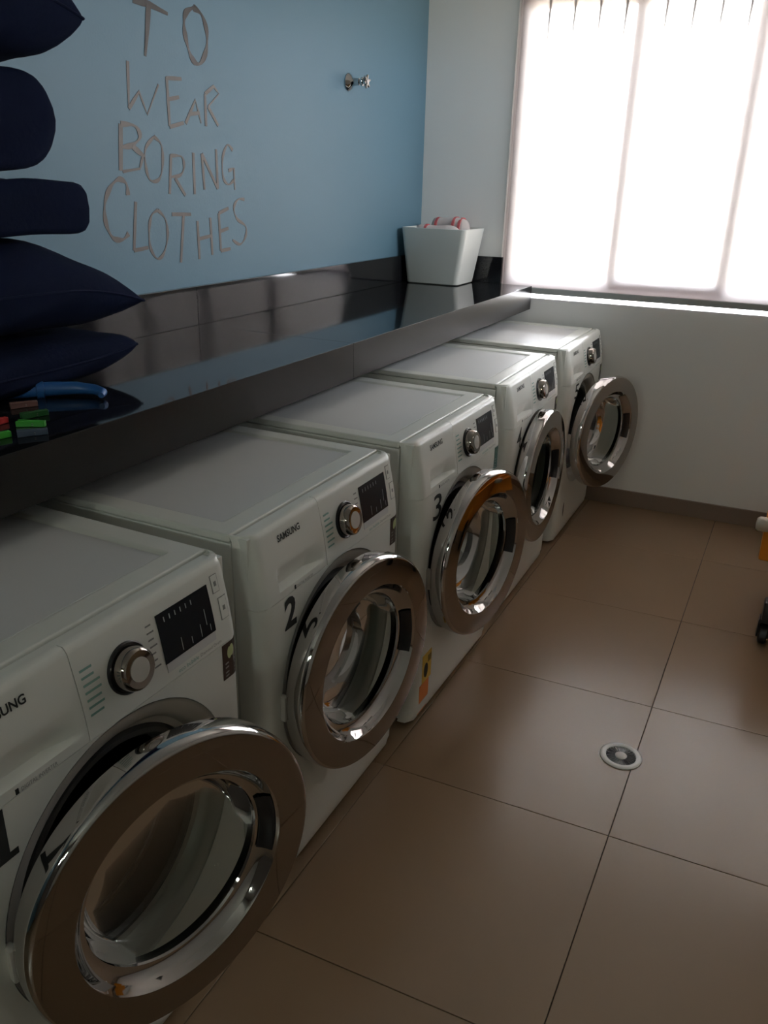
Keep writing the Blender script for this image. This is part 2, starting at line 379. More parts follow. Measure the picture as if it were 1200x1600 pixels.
# ------------------------------------------------------------------ wall lettering
LETTERS = [('T', [[(1.959, 1.893),(2.025, 1.891),(2.098, 1.88)], [(2.021, 1.891),(2.009, 1.833),(1.992, 1.763)]]),('O', [[(2.213, 1.914),(2.25, 1.901),(2.27, 1.86),(2.262, 1.809),(2.228, 1.771),(2.194, 1.781),(2.174, 1.819),(2.166, 1.862),(2.177, 1.895),(2.213, 1.914)]]),('W', [[(1.921, 1.743),(1.916, 1.684),(1.911, 1.627)], [(1.911, 1.627),(1.956, 1.672),(1.983, 1.617),(2.038, 1.698)]]),('E', [[(2.075, 1.721),(2.074, 1.593)], [(2.075, 1.718),(2.14, 1.722)], [(2.073, 1.663),(2.124, 1.673)], [(2.074, 1.591),(2.138, 1.606)]]),('A', [[(2.147, 1.605),(2.198, 1.671),(2.22, 1.61)], [(2.165, 1.631),(2.215, 1.638)]]),('R', [[(2.243, 1.603),(2.246, 1.692)], [(2.246, 1.692),(2.29, 1.717),(2.315, 1.699),(2.258, 1.658)], [(2.258, 1.658),(2.304, 1.608)]]),('B', [[(1.874, 1.587),(1.859, 1.469)], [(1.874, 1.587),(1.928, 1.585),(1.946, 1.559),(1.913, 1.536),(1.871, 1.529)], [(1.913, 1.533),(1.952, 1.51),(1.935, 1.476),(1.866, 1.467)]]),('O', [[(2.003, 1.562),(2.032, 1.541),(2.032, 1.49),(2.012, 1.449),(1.975, 1.446),(1.961, 1.477),(1.963, 1.527),(2.003, 1.562)]]),('R', [[(2.071, 1.517),(2.054, 1.409)], [(2.07, 1.514),(2.118, 1.513),(2.127, 1.486),(2.108, 1.462),(2.064, 1.456)], [(2.083, 1.453),(2.125, 1.405)]]),('I', [[(2.174, 1.526),(2.17, 1.408)]]),('N', [[(2.215, 1.525),(2.219, 1.421)], [(2.215, 1.525),(2.286, 1.424)], [(2.286, 1.424),(2.287, 1.54)]]),('G', [[(2.374, 1.54),(2.347, 1.555),(2.319, 1.516),(2.317, 1.459),(2.343, 1.437),(2.373, 1.45)], [(2.347, 1.479),(2.376, 1.486),(2.377, 1.421)]]),('C', [[(1.879, 1.406),(1.875, 1.437),(1.847, 1.447),(1.812, 1.425),(1.786, 1.382),(1.785, 1.333),(1.806, 1.296),(1.843, 1.29),(1.868, 1.305)]]),('L', [[(1.907, 1.389),(1.884, 1.258)], [(1.884, 1.258),(1.944, 1.263)]]),('O', [[(1.997, 1.365),(2.027, 1.338),(2.031, 1.289),(2.007, 1.241),(1.977, 1.23),(1.953, 1.263),(1.953, 1.31),(1.968, 1.351),(1.997, 1.365)]]),('T', [[(2.057, 1.352),(2.146, 1.35)], [(2.111, 1.351),(2.084, 1.211)]]),('H', [[(2.175, 1.33),(2.175, 1.215)], [(2.24, 1.338),(2.241, 1.224)], [(2.176, 1.276),(2.241, 1.283)]]),('E', [[(2.285, 1.35),(2.287, 1.234)], [(2.285, 1.35),(2.338, 1.365)], [(2.286, 1.294),(2.333, 1.303)], [(2.287, 1.234),(2.339, 1.238)]]),('S', [[(2.428, 1.391),(2.392, 1.391),(2.367, 1.365),(2.382, 1.331),(2.429, 1.306),(2.426, 1.272),(2.394, 1.249),(2.353, 1.265)]])]
WL = empty('wall_lettering', (0.0, 2.1, 1.5))
def ribbon(bm, pts, wd, d0, d1):
    # Catmull-Rom smoothing of the hand drawn stroke, then a flat raised band
    P = [Vector((0, y, z)) for y, z in pts]; S = []
    for i in range(len(P) - 1):
        p0, p1, p2, p3 = P[max(i - 1, 0)], P[i], P[i + 1], P[min(i + 2, len(P) - 1)]
        n = 5 if len(P) > 4 else 2
        for k in range(n):
            t = k / n
            S.append(0.5 * ((2 * p1) + (p2 - p0) * t + (2 * p0 - 5 * p1 + 4 * p2 - p3) * t * t + (3 * p1 - p0 - 3 * p2 + p3) * t ** 3) if len(P) > 4 else p1.lerp(p2, t))
    S.append(P[-1]); L = []
    for i, p in enumerate(S):
        d = (S[min(i + 1, len(S) - 1)] - S[max(i - 1, 0)]).normalized(); nrm = Vector((0, -d.z, d.y))
        h = wd * 0.5 * (0.8 + 0.35 * sin(i * 0.8 + 1))
        L.append([bm.verts.new((x, (p + nrm * s * h).y, (p + nrm * s * h).z)) for x in (d0, d1) for s in (-1, 1)])
    for A, C in zip(L, L[1:]):
        for q in ((0, 1), (1, 3), (3, 2), (2, 0)): bm.faces.new((A[q[0]], A[q[1]], C[q[1]], C[q[0]]))
    bm.faces.new([L[0][k] for k in (0, 1, 3, 2)]); bm.faces.new([L[-1][k] for k in (2, 3, 1, 0)])
for i, (ch, strokes) in enumerate(LETTERS):
    b_ = B()
    for j, s in enumerate(strokes): ribbon(b_, s, 0.017 if i < 2 else (0.014 if i in (6, 12) else 0.0098), 0.0002, 0.0012 + 0.0001 * j)
    lt = inp(obj('letter', b_, M['letters_dark'] if i < 2 else M['letters']), WL)
tag(WL, 'hand drawn brown capital lettering TO WEAR BORING CLOTHES on blue wall', 'lettering')

# ------------------------------------------------------------------ washing machines
W, H = 0.60, 0.85
ZP = 0.703; DZ = 0.4588; HR = 0.243
def uprof(z):
    if z >= ZP:
        t = (z - ZP) / (H - ZP); u = 0.030 - 0.026 * t ** 1.35
        if z > H - 0.012: u -= 0.006 * ((z - H + .012) / .012) ** 2
        return u
    if z < 0.05: return 0.030 - 0.03 * (1 - sqrt(max(0, 1 - ((0.05 - z) / 0.05) ** 2))) * 0.8
    return 0.030
def ufront(v, z):
    d = min(v, W - v); u = uprof(z); R = 0.03
    if d < R: u -= R * (1 - sqrt(max(0, 1 - ((R - d) / R) ** 2))) * 0.95
    return u
def P(v, z, h=0.0): return Vector((ufront(v, z) + h, v, z))
def grid(bm, vs_, zs_fn, h=0.0, thick=0.003, hf=None):
    """plate on the machine front: columns vs_, per-column z list zs_fn(v)"""
    front = [[bm.verts.new(P(v, z, h + (hf(v, z) if hf else 0))) for z in zs_fn(v)] for v in vs_]
    for A, C in zip(front, front[1:]):
        for k in range(len(A) - 1): bm.faces.new((A[k], C[k], C[k + 1], A[k + 1]))
    back = {}
    def bk(vt):
        if vt not in back: back[vt] = bm.verts.new(vt.co + Vector((-thick, 0, 0)))
        return back[vt]
    loop = [f_[0] for f_ in front] + front[-1][1:] + [f_[-1] for f_ in front[::-1]][1:] + front[0][::-1][1:]
    for a, c in zip(loop, loop[1:]): bm.faces.new((a, bk(a), bk(c), c))
def lin(a, c, n): return [a + (c - a) * k / n for k in range(n + 1)]
def decal(name, v0, v1, z0, z1, m, parent, h=0.0012, nz=3, nv=2):
    b_ = B(); grid(b_, lin(v0, v1, nv), lambda v: lin(z0, z1, nz), h=h, thick=0.001)
    return obj(name, b_, m, parent)
def words(name, s, v0, v1, z0, z1, m, parent, h=0.0012, bold=0.0, slant=0.0):
    vs, fs = text_tris(s, bold); b_ = B()
    vv = [b_.verts.new(P(v0 + (v1 - v0) * x, z0 + (z1 - z0) * y + slant * x, h)) for x, y in vs]
    for q in fs:
        try: b_.faces.new([vv[i] for i in q])
        except ValueError: pass
    bmesh.ops.recalc_face_normals(b_, faces=b_.faces)
    return obj(name, b_, m, parent)

def make_washer():
    root = empty('washing_machine')
    # body shell (open at the front): sides, back, base, top strip
    b_ = B(); x0, x1 = -0.60, -0.036; zt = 0.832; zb = 0.022; t = 0.012
    box(b_, x0, x1, 0.0, t, zb, zt); box(b_, x0, x1, W - t, W, zb, zt)
    box(b_, x0, x0 + t, t, W - t, zb, zt); box(b_, x0 + t, x1, t, W - t, zb, zb + t)
    obj('cabinet', b_, M['white'], root, bevel=0.003)
    # curved corner strips behind the front panel
    b_ = B()
    for yy in (0.0015, W - 0.0015 - 0.012): box(b_, -0.0345, 0.0, yy, yy + 0.012, zb, 0.846)
    box(b_, -0.0345, -0.012, 0.0135, W - .0135, zb, 0.05); box(b_, -0.0345, -0.006, 0.0135, W - .0135, 0.80, 0.8455)
    obj('corner_strip', b_, M['white'], root, bevel=0.002)
    # lid with a sunken middle
    b_ = B(); lx0, lx1, ly0, ly1, z0, z1 = -0.60, -0.037, -0.001, W + 0.001, 0.8335, H
    ix0, ix1, iy0, iy1, zi = -0.56, -0.085, 0.045, W - 0.045, H - 0.006
    A = [b_.verts.new(p) for p in ((lx0, ly0, z0), (lx1, ly0, z0), (lx1, ly1, z0), (lx0, ly1, z0))]
    Bv = [b_.verts.new(p) for p in ((lx0, ly0, z1), (lx1, ly0, z1), (lx1, ly1, z1), (lx0, ly1, z1))]
    Cv = [b_.verts.new(p) for p in ((ix0, iy0, z1), (ix1, iy0, z1), (ix1, iy1, z1), (ix0, iy1, z1))]
    Dv = [b_.verts.new(p) for p in ((ix0 + .006, iy0 + .006, zi), (ix1 - .006, iy0 + .006, zi), (ix1 - .006, iy1 - .006, zi), (ix0 + .006, iy1 - .006, zi))]
    b_.faces.new(A[::-1])
    for X, Y in ((A, Bv), (Bv, Cv), (Cv, Dv)):
        for k in range(4): b_.faces.new((X[k], X[(k + 1) % 4], Y[(k + 1) % 4], Y[k]))
    b_.faces.new(Dv)
    lid = obj('lid', b_, M['white'], root, bevel=0.004, seg=3)
    b_ = B(); box(b_, ix0 + .008, ix1 - .008, iy0 + .008, iy1 - .008, zi - .001, zi + .0012)
    obj('lid_inset', b_, M['lid'], lid, bevel=0.001)
    # lower front panel: polar grid around the port
    b_ = B(); N = 160; zlo, zhi = 0.014, ZP - 0.0012; cv = W / 2
    rings = []
    angs = sorted([2 * pi * k / N for k in range(N)] + [math.atan2(z - DZ, v - cv) % (2 * pi) for v in (0, W) for z in (zlo, zhi)])
    dist = []
    for a in angs:
        ca, sa = cos(a), sin(a); c_ = []
        if abs(ca) > 1e-9: c_.append((W / 2) / abs(ca))
        if sa > 1e-9: c_.append((zhi - DZ) / sa)
        if sa < -1e-9: c_.append((zlo - DZ) / sa)
        dist.append(min(c_))
    ts = [0, .25, .5, .7, .82, .9, .95, .98, 1.0]
    for tt in ts:
        rings.append([b_.verts.new(P(cv + (HR + (d - HR) * tt) * cos(a), DZ + (HR + (d - HR) * tt) * sin(a))) for a, d in zip(angs, dist)])
    n = len(angs)
    for A_, C_ in zip(rings, rings[1:]):
        for k in range(n): b_.faces.new((A_[k], A_[(k + 1) % n], C_[(k + 1) % n], C_[k]))
    back = [b_.verts.new((min(-0.001, v.co.x) - 0.0 , v.co.y, v.co.z)) if False else b_.verts.new((v.co.x - 0.012, v.co.y, v.co.z)) for v in rings[-1]]
    for k in range(n): b_.faces.new((rings[-1][k], rings[-1][(k + 1) % n], back[(k + 1) % n], back[k]))
    obj('front_panel', b_, M['white'], root, smooth=True, angle=radians(35))
    # drawer front with scooped grip
    def scoop(v, z):
        a = 0.062; c = 0.232; zl, zh = 0.718, 0.768
        if v < a or v > c or z < zl or z > zh: return 0.0
        s = (z - zl) / (zh - zl); prof = (1 - s) ** 1.2 if s > 0.10 else s / 0.10 * (0.9 ** 1.2)
        e = min(1, (v - a) / .006, (c - v) / .055)
        return -0.022 * prof * max(0, e)
    b_ = B()
    grid(b_, lin(0, .062, 10) + lin(.063, .068, 4) + lin(.08, .241, 24), lambda v: [ZP] + lin(.710, .718, 2) + lin(.7195, .723, 3) + lin(.727, .768, 10) + lin(.775, .838, 8) + [.841, .844, .847, H - .0005], thick=0.012, hf=scoop)
    dr = obj('drawer_front', b_, M['white'], root, smooth=True, angle=radians(50))
    # control panel
    b_ = B()
    grid(b_, lin(.2425, .57, 22) + lin(.574, W, 10), lambda v: lin(ZP, .838, 12) + [.841, .844, .847, H - .0005], thick=0.012)
    cp = obj('control_panel', b_, M['white'], root, smooth=True, angle=radians(50))
    # soft ridge under the panel
    b_ = B()
    for a_, c_ in zip(lin(.36, .597, 8), lin(.36, .597, 8)[1:]): pass
    # port recess, gasket, drum
    b_ = B(); lathe(b_, [(HR - .001, 0.0301), (HR - .003, 0.0275), (.236, .0265), (.217, .022), (.210, .016), (.204, .000), (.192, -.004), (.192, -.012), (.205, -.012)], 96, 'X', (0, cv, DZ))
    obj('port_recess', b_, M['grey_plastic'], root, smooth=True)
    b_ = B(); lathe(b_, [(.191, -.006), (.186, .002), (.178, .003), (.172, -.004), (.176, -.02), (.170, -.035), (.166, -.05), (.172, -.06), (.20, -.062), (.20, -.02), (.191, -.012)], 96, 'X', (0, cv, DZ))
    obj('door_gasket', b_, M['rubber'], root, smooth=True)
    b_ = B(); lathe(b_, [(.172, -.064), (.175, -.07), (.225, -.085), (.23, -.10), (.23, -.45), (.19, -.465), (.05, -.462), (0, -.455)], 72, 'X', (0, cv, DZ))
    drum = obj('drum', b_, M['steel'], root, smooth=True)
    for k in range(3):
        a = 2 * pi * k / 3 + .5; b_ = B()
        ca, sa = cos(a), sin(a)
        def fr(p): return Vector((p.x, cv + p.y * (-sa) + p.z * ca, DZ + p.y * ca + p.z * sa))
        v_ = box(b_, -.43, -.11, -.03, .03, .185, .229, f=None)
        for v in v_:
            if v.co.z < .2: v.co.y *= 0.35
            v.co = fr(v.co)
        obj('drum_paddle', b_, M['steel'], drum, bevel=0.004)
    # dial
    b_ = B(); KV, KZ = 0.336, 0.771
    def oriented(bm, v, z):
        nrm = (P(v, z + .01) - P(v, z - .01)); ang = math.atan2(nrm.x, nrm.z)
        mt = Matrix.Translation(P(v, z)) @ Matrix.Rotation(ang, 4, 'Y'); bmesh.ops.transform(bm, matrix=mt, verts=bm.verts)
    lathe(b_, [(.041, -.001), (.041, .002), (.039, .004), (.036, .003), (.034, .002), (0, .002)], 48); oriented(b_, KV, KZ)
    dial = obj('dial_bezel', b_, M['black'], root, smooth=True)
    b_ = B(); lathe(b_, [(.0345, .0005), (.034, .018), (.032, .024), (.029, .026), (.020, .025), (0, .0245)], 48); oriented(b_, KV, KZ)
    obj('dial_knob', b_, M['smoke_chrome'], dial, smooth=True)
    b_ = B(); lathe(b_, [(.019, .0248), (.019, .0262), (0, .0266)], 32); oriented(b_, KV, KZ)
    obj('dial_cap', b_, M['grey_plastic'], dial, smooth=True)
    # display
    dp = decal('display', .410, .536, .7365, .820, M['display'], root, h=.0016, nz=5)
    decal('display_strip', .412, .534, .7205, .7362, M['lid'], root, h=.0010)
    b_ = B()
    def mark(v, z, dv, dz): grid(b_, [v, v + dv], lambda q: [z, z + dz], h=.0021, thick=.0003)
    for k in range(6): mark(.425 + .013 * k, .804, .0018, .008)
    for k in range(4): mark(.452 + .024 * k, .742, .0012, .022 if k % 2 == 0 else .012)
    mark(.516, .756, .0012, .028)
    tag(obj('display_marks', b_, M['print_light'], dp), kind='stuff')
    for (a, c, z0_, z1_) in ((.548, .566, .797, .829), (.556, .577, .745, .786)):
        b_ = B(); grid(b_, lin(a, c, 2), lambda v: lin(z0_, z1_, 2), h=.0006, thick=.001)
        bt = obj('button', b_, M['print_grey'], root)
        b_ = B(); grid(b_, lin(a + .0014, c - .0014, 2), lambda v: lin(z0_ + .0014, z1_ - .0014, 2), h=.0012, thick=.001)
        bf = obj('button_face', b_, M['white'], bt)
        decal('button_mark', (a + c) / 2 - .003, (a + c) / 2 + .003, (z0_ + z1_) / 2 - .004, (z0_ + z1_) / 2 + .004, M['print_grey'], bt, h=.0016, nz=1, nv=1)
    # tiny programme text beside the dial (too small to read)
    b_ = B(); rnd = random.Random(3)
    for k in range(7): grid(b_, lin(.252, .252 + .022 + .014 * rnd.random(), 1), lambda v: [.737 + .0115 * k, .7405 + .0115 * k], h=.0008, thick=.0003)
    tag(obj('programme_list', b_, M['print_teal'], cp), kind='stuff')
    b_ = B()
    for k in range(7): grid(b_, lin(.386, .386 + .008 + .008 * rnd.random(), 1), lambda v: [.742 + .0115 * k, .7445 + .0115 * k], h=.0008, thick=.0003)
    tag(obj('programme_list', b_, M['print_grey'], cp), kind='stuff')
    words('feature_lettering', 'eco bubble', .435, .485, .7085, .7155, M['print_teal'], cp, h=.0008)
    words('feature_lettering', 'Diamond Drum', .490, .545, .709, .7145, M['print_grey'], cp, h=.0008)
    words('brand_lettering', 'SAMSUNG', .083, .163, .8125, .8265, M['print'], dr, h=.0008, bold=.025)
    words('drawer_lettering', 'DIGITAL INVERTER', .122, .182, .7045, .7105, M['print_grey'], dr, h=.0008)
    decal('drawer_emblem', .113, .118, .704, .712, M['print'], dr, h=.0008, nz=1, nv=1)
    # feet
    for fx in (-.56, -.06):
        for fy in (.05, W - .05):
            b_ = B(); lathe(b_, [(0, 0), (.022, 0), (.024, .006), (.016, .012), (.012, .0225), (0, .0225)], 20, 'Z', (fx, fy, 0)); obj('foot', b_, M['black'], root, smooth=True)
    # door (origin on the hinge)
    R = 0.2488; c = (0, R + 0.005, 0)
    b_ = B(); lathe(b_, [(.158, -.030), (.236, -.030), (.2475, -.022), (R, -.012), (R, .006), (.2482, .012), (.2465, .0175), (.2438, .0212), (.2415, .0225)], 128, 'X', c)
    door = obj('door', b_, M['chrome'], root, smooth=True, angle=radians(30)); door.location = (0.0612, 0.046, DZ)
    b_ = B(); lathe(b_, [(.2415, .0225), (.2405, .0230), (.239, .0233), (.184, .0233), (.1825, .0228)], 128, 'X', c)
    obj('door_ring', b_, M['smoke_chrome'], door, smooth=True, angle=radians(12))
    b_ = B(); lathe(b_, [(.1825, .0228), (.180, .020), (.174, .009), (.167, .000), (.160, -.004), (.154, -.006), (.154, -.012)], 128, 'X', c)
    obj('inner_rim', b_, M['chrome'], door, smooth=True, angle=radians(60))
    b_ = B(); lathe(b_, [(.1545, -.010), (.150, -.026), (.146, -.050), (.138, -.064), (.120, -.072), (.08, -.078), (0, -.080)], 96, 'X', c)
    obj('door_glass', b_, M['bowl'], door, smooth=True)
    b_ = B(); lathe(b_, [(.1775, .0185), (.176, .018), (.172, .0115), (.165, .0035), (.160, .0005), (.158, -.002), (.17, .001)], 24, 'X', c, a0=radians(-19), a1=radians(19), closed=False)
    obj('door_handle', b_, M['black'], door, smooth=True)
    b_ = B(); box(b_, -.040, -.020, .002, .014, -.03, .03); obj('hinge', b_, M['grey_plastic'], door, bevel=0.003)
    return root
def tree_copy(o, parent=None):
    c = o.copy(); COL.objects.link(c); c.parent = parent
    for ch in list(o.children): tree_copy(ch, c)
    return c
proto = make_washer()
F = 0.9247
UNITS = [(0.448, -.0132, -.0092, .2746, '1'), (1.1179, -.0082, .0039, .1196, '2'), (1.7983, .0112, -.0083, .1478, '3'), (2.5426, .0039, .0104, .012, '4'), (3.2687, .0063, .0025, .3114, '5')]
LBL = {'1': 'white front-loading washing machine marked 1, nearest the camera, door ajar',
       '2': 'white front-loading washing machine marked 2 with door slightly ajar',
       '3': 'white front-loading washing machine marked 3 with orange energy label low on front',
       '4': 'white front-loading washing machine marked 4 with its door nearly shut',
       '5': 'white front-loading washing machine marked 5 beside the window wall, door open widest'}
NUMS = {'1': (.070, .100, .622, .716), '2': (.074, .117, .627, .697), '3': (.080, .134, .616, .690), '4': (.070, .118, .616, .688), '5': (.100, .160, .628, .690)}
washers = []
for k, u in enumerate(UNITS): washers.append(proto if k == 0 else tree_copy(proto))
for o, (y, dx, a, th, nm) in zip(washers, UNITS):
    o.location = (F + dx, y, 0); o.rotation_euler = (0, 0, a)
    tag(o, LBL[nm], 'washing machine', 'numbered washing machines along the counter')
    for ch in o.children:
        if ch.name.split('.')[0] == 'door': ch.rotation_euler = (0, 0, -th)
    v0, v1, z0, z1 = NUMS[nm]
    if nm == '1':      # slab-serif figure one
        b_ = B(); b_.faces.new([b_.verts.new(P(v, z, .0008)) for v, z in ((.056, .617), (.103, .617), (.103, .628), (.090, .628), (.090, .700), (.081, .700), (.058, .686), (.058, .675), (.073, .682), (.073, .628), (.056, .628))])
        ns = obj('number_sticker', b_, M['print'], o)
    else: ns = words('number_sticker', nm, v0, v1, z0, z1, M['print'], o, h=.0008, bold=.03 if nm == '2' else .005)
    tag(ns, 'black adhesive number ' + nm)
    sm = M['sticker_teal'] if nm == '3' else M['sticker']
    st = decal('energy_sticker', .546, .588, .628, .699, sm, o, h=.0008, nz=2, nv=6)
    if nm != '3':
        b_ = B()
        for dv in (-.003, .003):
            ring = [b_.verts.new(P(.567 + dv + .006 * cos(t_), .680 + .012 * sin(t_) + dv * .5, .0016)) for t_ in [2 * pi * q / 12 for q in range(12)]]
            b_.faces.new(ring)
        obj('sticker_leaf', b_, M['leaf'], st)
    b_ = B()
    for zz in (.658, .650, .640, .633): grid(b_, [.552, .582], lambda v: [zz, zz + .0028], h=.0016, thick=.0003)
    obj('sticker_print', b_, M['print_light'] if nm == '3' else M['print_grey'], st)
    if nm == '3':
        el = decal('energy_label', .042, .104, .022, .120, M['orange'], o, h=.0009, nz=2, nv=4)
        decal('label_head', .056, .118, .1205, .212, M['yellow_l'], o, h=.0009, nz=2, nv=4)
        b_ = B(); ring = [b_.verts.new(P(.078 + .014 * cos(t_), .158 + .024 * sin(t_), .0022)) for t_ in [2 * pi * q / 20 for q in range(20)]]; b_.faces.new(ring)
        obj('label_emblem', b_, M['print'], el)
        b_ = B()
        for q in range(4): grid(b_, [.092 + .006 * q, .0945 + .006 * q], lambda v: [.178, .200], h=.002, thick=.0003)
        obj('label_print', b_, M['print'], el)
    if nm == '5':
        b_ = B(); n_ = 16; ring = [b_.verts.new(P(.118 + .008 * cos(t_), .130 + .034 * sin(t_), .0012)) for t_ in [2 * pi * q / n_ for q in range(n_)]]; b_.faces.new(ring)
        obj('filter_slot', b_, M['seam'], o)

# ------------------------------------------------------------------ navy cushions piled on the counter
def cushion(name, c, size, label, tilt=(0, 0, 0), sag=0.0, pinch=0.35, seed=0, flat=2.2, skew=0.0):
    rnd = random.Random(seed); root_bm = B(); nx = 26; hx, hy, hz = [s / 2 for s in size]
    ph = [rnd.uniform(0, 6.3) for _ in range(6)]
    top, bot = {}, {}
    for i in range(nx + 1):
        for j in range(nx + 1):
            a, b2 = [math.copysign(1 - (1 - abs(q)) ** 1.8, q) for q in (-1 + 2 * i / nx, -1 + 2 * j / nx)]
            # rounded pillow plan with ears at the corners
            ea = a * (1 - 0.07 * (1 - b2 * b2)); eb = b2 * (1 - 0.07 * (1 - a * a))
            prof = ((1 - abs(a) ** flat) * (1 - abs(b2) ** flat)) ** pinch
            wr = 0.05 * sin(5 * a + ph[0] + 2 * b2) + 0.04 * sin(7 * b2 + ph[1]) + 0.03 * sin(11 * a * b2 + ph[2])
            zc = skew * max(0, b2) ** 3 * hz - sag * (b2 > 0.4) * (b2 - 0.4) ** 2 * 1.6
            zt = zc + hz * prof * (1 + wr); zb_ = zc - hz * prof * (1 - wr * .5)
            top[i, j] = root_bm.verts.new((ea * hx, eb * hy, zt))
            edge = i in (0, nx) or j in (0, nx)
            bot[i, j] = top[i, j] if edge else root_bm.verts.new((ea * hx, eb * hy, zb_))
    for i in range(nx):
        for j in range(nx):
            root_bm.faces.new((top[i, j], top[i + 1, j], top[i + 1, j + 1], top[i, j + 1]))
            q = [bot[i, j], bot[i, j + 1], bot[i + 1, j + 1], bot[i + 1, j]]
            if len(set(q) | {top[i, j], top[i + 1, j]}) >= 3:
                try: root_bm.faces.new(q)
                except ValueError: pass
    seam = [top[i, 0].co.copy() for i in range(nx + 1)] + [top[nx, j].co.copy() for j in range(1, nx + 1)] + [top[i, nx].co.copy() for i in range(nx - 1, -1, -1)] + [top[0, j].co.copy() for j in range(nx - 1, -1, -1)]
    o = obj(name, root_bm, M['navy'], smooth=True, angle=radians(70)); o.location = c; o.rotation_euler = tilt
    if flat < 6: pb = B(); tube(pb, seam, 0.003, 6); obj('piping', pb, M['navy2'], o, smooth=True)
    return tag(o, label, 'cushion', 'navy cushions piled on the counter')
cushion('cushion', (.190, 1.16, 1.069), (.32, .66, .098), 'flat navy cushion at the bottom of the pile, on the granite', seed=1, flat=5, pinch=.35, skew=.4)
cushion('cushion', (.190, 1.13, 1.229), (.33, .78, .190), 'plump navy cushion with drooping pointed corner, second from the bottom', sag=0.05, seed=2, flat=3.2, pinch=.5, skew=-.15)
cushion('cushion', (.190, 1.05, 1.392), (.32, .67, .104), 'squared-off folded navy cushion in the middle of the pile', seed=3, flat=40, pinch=.28)
cushion('cushion', (.190, 1.00, 1.548), (.32, .64, .182), 'blunt-ended navy cushion just below the topmost one', seed=4, flat=16, pinch=.4, skew=.1)
cushion('cushion', (.190, 1.04, 1.795), (.32, .76, .272), 'topmost navy cushion with a corner pointing over the blue wall', seed=5, flat=3.4, pinch=.42, skew=-.35)

# ------------------------------------------------------------------ laundry basket with towels
bk = empty('laundry_basket', (.18, 3.74, ZC))
def rrect(x0, x1, y0, y1, r, z, n=5):
    out = []
    for cx_, cy_, a in ((x1 - r, y1 - r, 0), (x0 + r, y1 - r, pi / 2), (x0 + r, y0 + r, pi), (x1 - r, y0 + r, 1.5 * pi)):
        for k in range(n + 1): out.append((cx_ + r * cos(a + pi / 2 * k / n), cy_ + r * sin(a + pi / 2 * k / n), z))
    return out
b_ = B(); HB = 0.245
def bsec(t, inset=0.0, dz=0.0):
    return rrect(.045 - .022 * t + inset, .300 + .042 * t - inset, 3.635 - .030 * t + inset, 3.850 + .012 * t - inset, .022, ZC + HB * t + dz)
secs = [bsec(0, .006), bsec(0.02), bsec(.25), bsec(.5), bsec(.75), bsec(1), bsec(1, .0, .003), bsec(1, .005, .004), bsec(.96, .005), bsec(.5, .005), bsec(.04, .005), bsec(.03, .03)]
loops = [[b_.verts.new(p) for p in s] for s in secs]
for A_, C_ in zip(loops, loops[1:]):
    for k in range(len(A_)): b_.faces.new((A_[k], A_[(k + 1) % len(A_)], C_[(k + 1) % len(A_)], C_[k]))
b_.faces.new(loops[0][::-1]); b_.faces.new(loops[-1])
inp(obj('basket_shell', b_, M['basket'], smooth=True), bk)
tag(bk, 'white tapered plastic laundry basket in the counter corner by the window', 'basket')
def roll(name, c, r, L, rz, label, stripes, seed, ry=0.0):
    rnd = random.Random(seed)
    o = None
    prof = []
    n = 16
    b_ = B()
    for k in range(n + 1):
        t = k / n; h = -L / 2 + L * t; rr = r * (1 - abs(2 * t - 1) ** 6) ** .35 * (1 + .05 * sin(9 * t + seed))
        prof.append((max(rr, 1e-7) if 0 < k < n else 0.0, h))
    lathe(b_, prof, 28, 'X')
    for v in b_.verts:
        a = math.atan2(v.co.z, v.co.y); s = 1 + .06 * sin(3 * a + seed) + .03 * sin(6 * a + v.co.x * 30); v.co.y *= s; v.co.z *= s
    o = obj(name, b_, M['towel'], smooth=True, angle=radians(80)); o.location = c; o.rotation_euler = (0, ry, rz)
    for h in stripes:
        q = B(); tt = (h + L / 2) / L; rr = r * (1 - abs(2 * tt - 1) ** 6) ** .35 * (1 + .05 * sin(9 * tt + seed)) * 1.075
        lathe(q, [(rr * .9, h - .007), (rr, h - .006), (rr, h + .006), (rr * .9, h + .007)], 28, 'X'); obj('stripe', q, M['towel_red'], o, smooth=True)
    return tag(o, label, 'towel', 'towels in the laundry basket')
roll('towel', (.17, 3.692, ZC + .216), .045, .22, .06, 'rolled pinkish white towel at the front of the laundry basket', (-.05,), 1)
roll('towel', (.19, 3.800, ZC + .244), .046, .19, -.05, 'rolled white towel with red stripes on top in the laundry basket', (-.06, .03, .06), 2)
roll('towel', (.18, 3.745, ZC + .098), .066, .20, .0, 'folded white towel beneath the rolled ones in the laundry basket', (), 3)

# ------------------------------------------------------------------ wall tap
tp = empty('wall_tap', (0, 3.142, 1.813))
b_ = B(); lathe(b_, [(0, .0002), (.030, .0002), (.031, .004), (.027, .010), (.018, .016), (.014, .022), (.0125, .05), (0, .05)], 36); obj('flange', b_, M['chrome'], tp, smooth=True)
b_ = B(); lathe(b_, [(0, .0502), (.010, .0502), (.012, .055), (.016, .060), (.016, .066), (.009, .070), (.009, .088), (0, .090)], 28); obj('valve_stem', b_, M['chrome'], tp, smooth=True)
b_ = B()
for k in range(3):
    a = pi / 3 * k + .3
    tube(b_, [(.082, cos(a) * .024, sin(a) * .024), (.080, cos(a) * .012, sin(a) * .012), (.080, -cos(a) * .012, -sin(a) * .012), (.082, -cos(a) * .024, -sin(a) * .024)], [.005, .0065, .0065, .005], 10)
hd = obj('tap_handle', b_, M['chrome'], tp, smooth=True)
tag(tp, 'small chrome tap with a star handle mounted high on the blue wall', 'tap')

